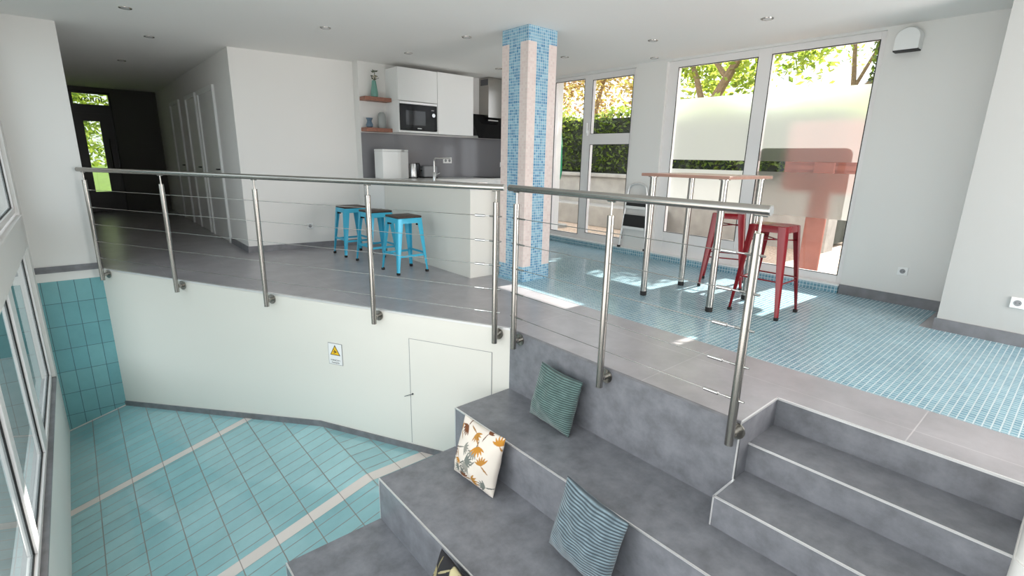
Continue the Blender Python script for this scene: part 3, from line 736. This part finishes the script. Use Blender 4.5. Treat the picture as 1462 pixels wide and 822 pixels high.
# base units: peninsula and back row (one body each) and worktops
e = thing('kitchen_peninsula', 'pale kitchen peninsula with plain front behind the turquoise stools', 'kitchen counter', (1.05, 2.6, 0))
MB().box(.730, 1.531, 0.0, 1.38, 3.47, .942).build('counter_body', M['counter'], e, bevel=.003)
MB().box(.722, 1.523, .942, 1.40, 3.47, .968).build('worktop', M['worktop'], e, bevel=.003)
MB().box(.95, 2.45, .9685, 1.30, 2.75, .9695).build('sink_rim', M['steel_bright'], e)
e = thing('kitchen_base_cabinets', 'row of kitchen base cabinets under the grey splashback', 'kitchen cabinets', (2.0, 3.77, 0))
MB().box(.730, 3.475, .08, 3.40, 4.055, .942).build('cabinet_body', M['white'], e)
MB().box(.730, 3.53, 0, 3.40, 4.05, .08).build('plinth', M['grey'], e)
MB().box(.722, 3.472, .942, 3.40, 4.06, .968).build('worktop', M['worktop'], e, bevel=.003)
for x in (1.45, 2.05, 2.65):
    d = MB().box(x+.003, 3.455, .10, x+.597, 3.475, .93).build('cabinet_door', M['white'], e, bevel=.002)
    MB().box(x+.2, 3.447, .90, x+.4, 3.456, .912).build('door_handle', M['steel_bright'], d)
tag(MB().box(2.60, 3.55, .968, 3.18, 4.02, .975).build('hob', M['black'], bevel=.002), 'flat black glass hob below the angled extractor hood', 'hob')
tag(MB().box(.716, YB-.012, .968, 3.40, YB-.001, 1.582).build('splashback', M['splash']), 'glossy grey splashback panel behind the kitchen worktop', 'splashback')
def wall_cabinet(name, label, x0, x1, z0, z1, parts):
    e = thing(name, label, 'cabinet', ((x0+x1)/2, 3.9, z0), 'white handleless wall cabinets')
    MB().box(x0, 3.74, z0, x1, YB-.002, z1).build('cabinet_body', M['white'], e, bevel=.0015)
    for a, c in parts: MB().box(x0+.002, 3.72, a, x1-.002, 3.739, c).build('cabinet_door', M['white'], e, bevel=.002)
    return e
wall_cabinet('wall_cabinet', 'white wall cabinet above the black microwave', 1.113, 1.739, 2.012, 2.438, [(2.016, 2.438)])
wall_cabinet('wall_cabinet', 'tall white wall cabinet right of the black microwave', 1.742, 2.378, 1.597, 2.442, [(1.597, 2.442)])
e = thing('microwave_housing', 'open white cabinet housing around the black microwave', 'cabinet', (1.43, 3.9, 1.598))
b = MB().box(1.113, 3.725, 1.598, 1.131, YB-.002, 2.010); b.box(1.725, 3.725, 1.598, 1.739, YB-.002, 2.010); b.box(1.131, 3.725, 1.598, 1.725, YB-.002, 1.624); b.box(1.131, 4.05, 1.624, 1.725, YB-.002, 2.010)
b.build('cabinet_body', M['white'], e)
e = thing('microwave', 'black built-in microwave with round silver knob in the wall cabinets', 'microwave', (1.43, 3.9, 1.626))
MB().box(1.134, 3.74, 1.626, 1.722, 4.04, 2.005).build('oven_body', M['blackm'], e)
MB().box(1.132, 3.712, 1.632, 1.724, 3.739, 1.972).build('oven_front', M['black'], e, bevel=.002)
MB().box(1.132, 3.712, 1.976, 1.724, 3.739, 2.004).build('top_trim', M['alu'], e)
MB().box(1.22, 3.709, 1.70, 1.53, 3.712, 1.89).build('viewing_window', plain('dark_screen', (.02, .022, .025), .05), e)
MB().tube([(1.655, 3.712, 1.845), (1.655, 3.690, 1.845)], .026, 20).build('knob', M['steel_bright'], e, smooth=True)
MB().box(1.63, 3.7105, 1.905, 1.675, 3.712, 1.920).build('display', M['grey'], e)
MB().box(1.40, 3.7105, 1.653, 1.465, 3.712, 1.662).build('maker_mark', M['sign_white'], e)
# shelves with ornaments
def shelf(label, z):
    o = MB().box(.722, 3.90, z-.05, 1.108, YB-.001, z).build('wall_shelf', M['shelf_wood'], bevel=.002); return tag(o, label, 'shelf', 'wooden shelves left of the wall cabinets')
shelf('upper red-brown wooden shelf holding the green vase', 2.045); shelf('lower red-brown wooden shelf holding two ornaments', 1.645)
e = thing('vase', 'tall tapered green vase with a twig on the upper shelf', 'vase', (.90, 3.985, 2.045))
MB().lathe([(.030, 0), (.050, .012), (.052, .05), (.030, .20), (.027, .215), (.022, .215), (.024, .19)], (.90, 3.985, 2.045), 8).build('vase_body', M['vase_green'], e)
st = MB().tube([(.90, 3.985, 2.10), (.905, 3.98, 2.30), (.915, 3.975, 2.385)], .004, 6); st.tube([(.902, 3.98, 2.26), (.84, 3.95, 2.315)], .003, 6); st.tube([(.903, 3.98, 2.27), (.97, 3.97, 2.30)], .003, 6)
tw = st.build('twig', M['twig'], e)
b = MB(); rnd = random.Random(3)
for k in range(16):
    a = rnd.uniform(0, 6.28); z = rnd.uniform(2.265, 2.38); p = Vector((.905+rnd.uniform(-.02, .02), 3.98, z)); q = p+Vector((math.cos(a)*.05, math.sin(a)*.03, rnd.uniform(-.01, .03)))
    m_ = (p+q)/2; d = (q-p).normalized(); sd = d.cross(Vector((0, 1, .3))).normalized()*.010
    b.add([p, m_+sd, q, m_-sd], [(0, 1, 2, 3)])
b.build('twig_leaves', M['twig'], tw)
b = MB()
for k in range(5): b.lathe([(.002, -.008), (.009, 0), (.002, .010)], (.90+.012*k-.02, 3.96, 2.29+.018*(k % 3)), 8)
b.build('twig_buds', M['bud'], tw)
o = MB().lathe([(.030, 0), (.046, .015), (.050, .04), (.032, .075), (.030, .09), (.048, .128), (.044, .128), (.024, .088)], (.80, 3.97, 1.645), 10).build('vase', M['vase_blue'])
tag(o, 'small waisted blue-grey glass vase on the lower shelf', 'vase')
o = MB().lathe([(.058, 0), (.062, .01), (.058, .15), (.048, .195), (.030, .212), (.028, .206), (.044, .186)], (.995, 3.985, 1.645), 24, 1, .75).build('vase', M['vase_grey'], smooth=True)
tag(o, 'pale grey dome-shaped ceramic vase on the lower shelf', 'vase')
# extractor hood
e = thing('extractor_hood', 'angled black glass extractor hood with steel chimney above the hob', 'extractor hood', (2.9, 3.95, 1.57))
b = MB().box(2.747, 3.82, 1.90, 3.06, YB-.002, 2.495); b.build('chimney', M['steel'], e)
b = MB().box(2.745, 3.84, 2.38, 2.747, 4.03, 2.47); b.build('vent_slot', M['darkgrey'], e)
def wedge(x0, x1, pr): 
    b = MB(); b.loft([[(x, y, z) for y, z in pr] for x in (x0, x1)]); return b
wedge(2.56, 3.25, [(YB-.014, 1.62), (3.86, 1.62), (3.98, 1.93), (YB-.014, 1.93)]).build('hood_body', M['blackm'], e)
wedge(2.52, 3.29, [(3.78, 1.575), (3.766, 1.58), (3.955, 1.945), (3.969, 1.94)]).build('glass_screen', M['black'], e)
wedge(2.80, 3.00, [(3.895, 1.85), (3.882, 1.853), (3.888, 1.872), (3.90, 1.868)]).build('control_strip', M['alu'], e)
# things on the worktop
WT = .968
e = thing('countertop_box', 'tall white box with a notched lid on the back worktop', 'kitchen box', (1.04, 3.83, WT))
b = MB()
pts = [(.838, 3.70), (1.05, 3.66), (1.09, 3.665), (1.265, 3.76), (1.265, 3.95), (.838, 3.95)]
b.prism(pts, WT, 1.335); b.build('box_body', M['white'], e, bevel=.008)
b = MB().prism([(.838, 3.70), (1.05, 3.66), (1.09, 3.665), (1.12, 3.68), (1.12, 3.95), (.838, 3.95)], 1.336, 1.362); b.prism([(1.18, 3.714), (1.265, 3.76), (1.265, 3.95), (1.18, 3.95)], 1.336, 1.362); b.build('box_lid', M['white'], e, bevel=.004)
e = thing('kettle', 'steel and black electric kettle beside the white box', 'kettle', (1.40, 3.86, WT))
MB().lathe([(.066, 0.012), (.068, .03), (.058, .17), (.050, .205), (.030, .215)], (1.385, 3.86, WT), 20).build('kettle_body', M['steel_bright'], e, smooth=True)
MB().lathe([(.075, 0), (.075, .012)], (1.385, 3.86, WT), 20).build('kettle_base', M['rubber'], e)
MB().tube([(1.43, 3.85, WT+.205), (1.485, 3.845, WT+.205), (1.50, 3.845, WT+.17), (1.49, 3.85, WT+.05), (1.455, 3.855, WT+.04)], .012, 8).build('kettle_handle', M['rubber'], e, smooth=True)
e = thing('toaster', 'grey metal toaster beside the kettle', 'toaster', (1.66, 3.86, WT))
MB().box(1.545, 3.80, WT+.012, 1.78, 3.96, WT+.175).build('toaster_body', M['grey'], e, bevel=.025, seg=4)
MB().box(1.55, 3.805, WT, 1.775, 3.955, WT+.013).build('toaster_base', M['rubber'], e)
b = MB().box(1.58, 3.84, WT+.174, 1.745, 3.865, WT+.177); b.box(1.58, 3.895, WT+.174, 1.745, 3.92, WT+.177); b.build('toaster_slot', M['rubber'], e)
MB().box(1.535, 3.86, WT+.10, 1.547, 3.90, WT+.118).build('toaster_lever', M['rubber'], e)
e = thing('faucet', 'slim steel kitchen faucet on the peninsula worktop', 'faucet', (1.11, 2.83, .968))
MB().lathe([(.028, 0), (.028, .006), (.021, .012), (.019, .11), (.013, .118)], (1.11, 2.83, .968), 18).build('faucet_base', M['steel_bright'], e, smooth=True)
b = MB(); pth = [(1.11, 2.83, 1.08), (1.11, 2.83, 1.215)]
for k in range(1, 7): a = R(15*k); pth.append((1.11, 2.83-.045*(1-math.cos(a)), 1.215+.045*math.sin(a)))
pth += [(1.11, 2.45, 1.262)]
b.tube(pth, .0115, 12); b.build('faucet_spout', M['steel_bright'], e, smooth=True)
MB().tube([(1.135, 2.83, 1.05), (1.19, 2.83, 1.075)], .006, 8).build('faucet_lever', M['steel_bright'], e)

# ------------------------------------------------------------------ sockets, vent, downlights
def socket(label, c, axis, n=1, group=None, cat='socket'):
    """axis: outward direction 'x' (-x) or 'y' (-y)"""
    e = thing('wall_socket', label, cat, c, group)
    w_ = .040*n
    def bx(u0, v0, u1, v1, d0, d1):
        if axis == 'y': return MB().box(c[0]+u0, c[1]-d0, c[2]+v0, c[0]+u1, c[1]-d1, c[2]+v1)
        return MB().box(c[0]-d0, c[1]+u0, c[2]+v0, c[0]-d1, c[1]+u1, c[2]+v1)
    bx(-w_, -.040, w_, .040, 0, .011).build('socket_plate', M['white'], e, bevel=.003)
    for k in range(n):
        u = (k-(n-1)/2)*.072
        dirv = Vector((0, -1, 0)) if axis == 'y' else Vector((-1, 0, 0))
        q = Vector(c)+(Vector((u, 0, 0)) if axis == 'y' else Vector((0, u, 0)))
        MB().tube([q+dirv*.0105, q+dirv*.0125], .022, 20).build('socket_well', M['grey'], e)
        b = MB()
        for s in (-1, 1):
            p = q+(Vector((s*.0095, 0, 0)) if axis == 'y' else Vector((0, s*.0095, 0))); b.tube([p+dirv*.0125, p+dirv*.0132], .003, 8)
        b.build('socket_hole', M['ink'], e)
socket('white wall socket above the grey skirting beside the right window', (XW, -1.69, .322), 'x')
socket('white wall socket low on the projecting wall at far right', (XR, -2.528, .322), 'x')
yk = lambda x: 4.401+(x-XH)*(4.229-4.401)/(.714-XH)
socket('white wall socket low on the wall behind the turquoise stools', (.005, yk(.005)-.001, .312), 'y')
socket('white double wall socket on the grey splashback beside the faucet', (2.12, YB-.012, 1.222), 'y', 2)
o = MB().box(3.19, YB-.022, 1.13, 3.24, YB-.012, 1.21).build('light_switch', M['white'], bevel=.003); tag(o, 'small white switch on the grey splashback near the mosaic column', 'switch')
e = thing('wall_vent', 'white rounded wall ventilation hood right of the tall window', 'vent', (XW, -1.39, 2.37))
b = MB(); prof = []
yc, hw, zb, zt = -1.385, .098, 2.272, 2.462
prof = [(yc-hw, zb), (yc+hw, zb), (yc+hw, zt-.09)]
for k in range(1, 12): a = R(180*k/12); prof.append((yc+hw*math.cos(a), zt-.09+.09*math.sin(a)))
prof.append((yc-hw, zt-.09))
b.loft([[(XW-d, yc+(y-yc)*s, zb+.008+(z-zb-.008)*s2) for y, z in prof] for d, s, s2 in ((-.005, 1, 1), (.075, .98, .985), (.10, .9, .93))])
b.build('vent_hood', M['white'], e, smooth=True)
MB().box(XW-.096, yc-hw+.006, zb-.010, XW-.001, yc+hw-.006, zb+.004).build('vent_grille', M['blackm'], e)
def spot(label, x, y):
    e = thing('ceiling_downlight', label, 'downlight', (x, y, H), 'recessed ceiling downlights')
    MB().lathe([(.034, -.001), (.040, -.006), (.050, -.006), (.052, 0)], (x, y, H), 28).build('trim_ring', M['steel'], e, smooth=True)
    MB().lathe([(.033, -.003), (.033, -.0065)], (x, y, H), 20).build('lens', M['lens'], e)
for l, x, y in (('round ceiling downlight left of the mosaic column, nearer the camera of two', .959, 1.915), ('round ceiling downlight in front of the white wall cabinets', .953, 3.128),
                ('faint round ceiling downlight over the middle of the long railing', -.261, 2.621), ('dark ceiling downlight near the left end of the ceiling edge', -1.823, 3.22),
                ('pale ceiling downlight directly right of the mosaic column top', 2.427, 1.895), ('ceiling downlight above the tall window, nearest the red stools', 2.399, -.56),
                ('ceiling downlight between column and tall window, nearer the camera', 2.42, .619), ('ceiling downlight close to the pier between the windows', 3.216, 1.138),
                ('ceiling downlight inside the dark hallway', -1.628, 6.621), ('ceiling downlight at the hallway entrance', -1.524, 4.469), ('ceiling downlight near the steel hood chimney', 2.395, 3.143)):
    spot(l, x, y)

# ------------------------------------------------------------------ step ladder at the pier
e = thing('step_ladder', 'folded aluminium step ladder with black treads leaning on the pier', 'step ladder', (3.33, 1.34, .094))
lx = lambda z: 3.345+.05*(z-.094)/.9
ly = lambda s, z: 1.345+s*(.215-.075*(z-.11)/.9)
lean = lambda s, z, d=0: (lx(z)+d, ly(s, z), z)
for s in (-1, 1):
    rl = MB().tube([lean(s, .105), lean(s, .86)], .013, 10).build('side_rail', M['alu'], e, smooth=True)
    MB().box(lx(.1)-.016, ly(s, .1)-.018, .0945, lx(.1)+.016, ly(s, .1)+.018, .122).build('foot_cap', M['rubber'], rl)
pth = [lean(1, .86)]+[(lx(.86+.12*math.sin(R(a))), 1.345+.145*math.cos(R(a))*(1 if abs(math.cos(R(a))) > .0 else 1), .86+.12*math.sin(R(a))**.6 if math.sin(R(a)) > 0 else .86) for a in range(10, 180, 10)]+[lean(-1, .86)]
MB().tube(pth, .013, 10).build('handle_loop', M['alu'], e, smooth=True)
for z0, z1 in ((.40, .56), (.68, .83)):
    b = MB(); b.loft([[(lx(z)-.016, ly(-.93, z), z), (lx(z)-.016, ly(.93, z), z), (lx(z)-.004, ly(.93, z), z), (lx(z)-.004, ly(-.93, z), z)] for z in (z0, z1)])
    t = b.build('tread', M['blackm'], e)
    MB().box(lx(z0)-.022, ly(-.95, z0), z0-.035, lx(z0)-.003, ly(.95, z0), z0).build('tread_edge', M['white'], t)

# ================================================================== OUTSIDE
def leaf_cloud(name, mat, parent, pts, size, seed, nrm=None):
    rnd = random.Random(seed); b = MB()
    for p in pts:
        d = Vector((rnd.gauss(0, 1), rnd.gauss(0, 1), rnd.gauss(0, .7))).normalized(); u = d.cross(Vector((rnd.gauss(0, 1), rnd.gauss(0, 1), rnd.gauss(0, 1)))).normalized()
        s = size*rnd.uniform(.6, 1.25); p = Vector(p)
        b.add([p-d*s, p+u*s*.45-d*.1*s, p+d*s, p-u*s*.45-d*.1*s], [(0, 1, 2, 3)])
    return b.build(name, mat, parent, fix=False)
struct(MB().box(XW+.25, -12, -.6, 60, 40, -.06).build('ground', M['gravel']))
struct(MB().box(-40, YEND+.3, -.6, XW+.25, 60, -.06).build('ground_lawn', M['lawn']))
struct(MB().box(-40, -30, -2.4, -3.05, YEND+.3, -1.7).build('ground_left', M['concrete']))
struct(MB().box(-3.2, -30, -2.4, 20, YREAR-.3, -1.6).build('ground_rear', M['concrete']))
# retaining wall with ledge, hedge on top
e = thing('retaining_wall', 'low grey concrete retaining wall below the hedge', 'garden wall', (6.6, 4.5, -.06))
MB().box(6.35, -.1, -.06, 6.74, 9.5, .93).build('wall_body', M['concrete'], e)
MB().box(6.27, -.15, .93, 6.74, 9.5, 1.0).build('coping', M['concrete'], e, bevel=.01)
MB().box(5.75, 2.7, -.06, 6.35, 9.5, .36).build('lower_ledge', M['concrete'], e, bevel=.01)
rnd = random.Random(2)
e = thing('hedge', 'dense dark green hedge with bright top behind the left windows', 'hedge', (7.2, 4.5, .93))
MB().box(7.02, .0, .0, 7.8, 9.5, 2.2).build('hedge_core', M['core'], e)
pts = [(6.97+rnd.gauss(0, .05)+.05*math.sin(y*5), y, z) for y, z in ((rnd.uniform(-.1, 9.5), rnd.uniform(1.03, 2.28)) for _ in range(5600))]
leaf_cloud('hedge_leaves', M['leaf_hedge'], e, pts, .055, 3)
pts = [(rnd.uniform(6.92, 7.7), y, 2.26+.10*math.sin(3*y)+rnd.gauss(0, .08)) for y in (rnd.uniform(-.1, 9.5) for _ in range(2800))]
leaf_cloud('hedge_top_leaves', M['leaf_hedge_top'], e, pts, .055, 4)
def tree(label, loc, trunk, blobs, mat, nleaf, size, seed, group='trees in the garden', kind_name='garden_tree'):
    e = thing(kind_name, label, 'tree', loc, group)
    b = MB(); L = Vector(loc)
    for path, r0, r1 in trunk:
        k = len(path); b.tube([L+Vector(p) for p in path], [r0+(r1-r0)*i/(k-1) for i in range(k)], 8)
    b.build('trunk', M['bark'], e, smooth=True)
    rnd = random.Random(seed); pts = []
    tot = sum(q[3]**2 for q in blobs)
    for cx, cy, cz, r in blobs:
        for _ in range(int(nleaf*r*r/tot)):
            d = Vector((rnd.gauss(0, 1), rnd.gauss(0, 1), rnd.gauss(0, 1))).normalized()*r*rnd.uniform(.25, 1)
            pts.append(L+Vector((cx, cy, cz))+d*1.0)
    leaf_cloud('crown', mat, e, pts, size, seed+1)
    return e
def sc(k, blobs): return [tuple(v*k for v in q) for q in blobs]
def sct(k, tr): return [([tuple(v*k for v in p) for p in path], r0*k, r1*k) for path, r0, r1 in tr]
k = 1.45
tree('leafy green tree with a curved bare trunk seen through the tall left pane', (14.2, 6.5, -.06),
     sct(k, [([(0, 0, -.4), (0, .1, 1.4), (.1, -.05, 2.3), (.1, -.5, 3.1), (.2, -1.2, 3.9)], .16, .07), ([(.05, .05, 1.9), (.2, .5, 2.9), (.3, 1.0, 3.9)], .09, .04), ([(.1, -.3, 2.8), (0, .3, 3.6), (0, .6, 4.5)], .06, .03)]),
     sc(k, [(0.2, -1.2, 3.9, .9), (.3, 1.0, 3.8, 1.0), (.2, 0, 4.4, .9), (.5, -.6, 2.9, .7), (.8, .6, 3.0, .8), (.2, -1.9, 3.2, .7), (.6, 1.9, 3.4, .9)]), M['leaf_tree'], 5200, .13, 21)
tree('reddish green tree above the hedge seen through the left window', (19.0, 15.6, -.06),
     sct(1.3, [([(0, 0, 0), (0, .1, 2), (.1, -.1, 3.4), (0, -.6, 4.6)], .15, .05), ([(.05, 0, 2.6), (.2, .8, 4.0)], .08, .03)]),
     sc(1.3, [(0, -.6, 4.4, 1.2), (0, .9, 4.2, 1.4), (.2, -2.0, 3.8, 1.1), (0, 2.4, 3.7, 1.3), (.4, 0, 3.0, 1.1), (.2, -2.6, 2.8, 1.0), (.2, 2.2, 2.7, .9), (0, 3.2, 2.6, 1)]), M['leaf_red'], 5200, .13, 31)
tree('sparse tree with thin bare branches seen through the right pane', (18.6, 3.4, -.06),
     sct(1.9, [([(0, 0, -.4), (0, .05, 1.3), (.05, .15, 2.2), (.1, .3, 3.3)], .07, .03), ([(0, .1, 1.9), (.1, -.5, 2.6), (.1, -1.2, 3.0), (.1, -1.7, 3.0)], .045, .015), ([(.05, .12, 2.1), (.1, -.2, 2.9), (.2, -.6, 3.6)], .035, .012), ([(.1, -.7, 2.7), (.2, -.9, 3.3)], .02, .01), ([(0, -1.9, 0), (0, -1.9, 2.1), (0, -1.85, 3.3)], .03, .012), ([(0, -1.88, 2.5), (0, -1.5, 3.0)], .02, .01)]),
     sc(1.9, [(.1, -.6, 3.1, .7), (.2, -1.4, 3.2, .7), (.1, .3, 3.3, .5), (.1, .2, 2.7, .4)]), M['leaf_tree'], 560, .085, 41)
tree('yellow-green bush along the garden edge behind the right pane', (13.4, 1.45, -.06),
     [([(0, 0, 0), (0, 0, 1.9)], .09, .06)], sc(1.2, [(0, -.3, 1.95, .5), (0, .3, 2.05, .55), (0, -1.2, 2.1, .45), (0, -2.0, 2.2, .55), (0, .9, 2.0, .55), (0, -.8, 1.5, .6), (0, .4, 1.1, .7)]), M['leaf_yellow'], 3000, .10, 51, kind_name='garden_bush')
tree('low yellow-green shrub on the gravel beside the rust-brown post', (9.4, 1.45, -.06),
     [([(0, 0, 0), (0, 0, .5)], .04, .03)], [(0, 0, .55, .45), (0, -.5, .4, .35), (0, .6, .5, .5), (0, 1.2, .9, .55)], M['leaf_yellow'], 1500, .06, 61, kind_name='garden_shrub')
tree('tall slim dark conifer added beyond the right wall to block stray sun', (16.4, 1.75, -.06),
     [([(0, 0, 0), (0, 0, 9.2)], .12, .03)], [(0, 0, 2.6, .75), (0, .1, 3.6, .85), (0, 0, 4.6, .9), (0, .05, 5.6, .9), (0, 0, 6.6, .85), (0, 0, 7.5, .85), (0, 0, 8.4, .85), (0, 0, 9.2, .6)], M['leaf_hedge'], 7000, .12, 81)  # put in to stop a stray sun spot on the floor
e = thing('neighbour_house', 'grey-roofed house far behind the garden seen through the right pane', 'house', (24, 1, -.06))
MB().box(22, -5, -.06, 30, 6.5, 4.3).build('house_wall', M['render'], e)
b = MB(); b.loft([[(x, y, z) for x, z in ((21.5, 4.2), (26, 5.9), (30.5, 4.2))] for y in (-5.5, 4.4)]); b.build('roof', M['roof'], e)
# reddish sign board on a broad post, right outside the window
e = thing('garden_board', 'rust-brown board with rounded corners on a broad post outside the right pane', 'board', (4.17, -.64, -.06))
pts = []; r = .07
for cy, cz, a0 in ((-.20-r, 1.76-r, 0), (-1.12+r, 1.76-r, 90), (-1.12+r, .96+r, 180), (-.20-r, .96+r, 270)):
    for k in range(7): a = R(a0+15*k); pts.append((cy+r*math.cos(a), cz+r*math.sin(a)))
b = MB(); b.loft([[(x, y, z) for y, z in pts] for x in (4.15, 4.19)]); b.build('board_panel', M['rust'], e)
MB().box(4.12, -.75, -.06, 4.15, -.53, 1.30).build('board_post', M['rust'], e, bevel=.01)
b = MB().box(4.125, -1.08, 1.22, 4.15, -.24, 1.27); b.build('board_rail', M['rust'], e)
e = thing('folded_parasol', 'closed green parasol standing outside the left window', 'parasol', (5.0, 4.42, -.06))
MB().tube([(5.0, 4.42, -.06), (5.0, 4.42, 2.0)], .022, 10).build('pole', M['bark'], e)
MB().lathe([(.05, .95), (.075, 1.1), (.06, 1.6), (.02, 2.02)], (5.0, 4.42, -.06), 12).build('canopy', M['parasol_green'], e)
MB().lathe([(.22, 0), (.22, .05), (.04, .07), (.04, .25)], (5.0, 4.42, -.06), 20).build('parasol_base', M['concrete'], e)
struct(MB().box(-14, 7.2, -2.4, -3.05, 7.5, 4.0).build('wall_teal_backdrop', plain('teal_backdrop_tone', srgb(70, 98, 98), .8, noise=.1)))  # backdrop wall added so the left panes look dark teal
struct(MB().box(-2.9, YEND+.3, 2.55, .2, YEND+2.0, 2.7).build('roof_added_shade', M['darkframe']))  # unseen canopy added to cut the daylight entering the hall door
# greenery beyond the hall door
tree('green bush seen through the dark entrance door', (-2.6, 15.5, -.06), [([(0, 0, 0), (0, 0, 1.4)], .07, .05)], [(0, -.6, 1.2, .6), (.7, -.5, 1.3, .6), (-.7, -.4, 1.2, .6), (0, 0, 1.9, .8), (.9, .2, 2.2, .9), (-.8, 0, 2.4, .8), (.4, .3, 3.0, .8), (1.5, 0, 2.8, .7)], M['leaf_tree'], 2600, .09, 71, kind_name='garden_bush')
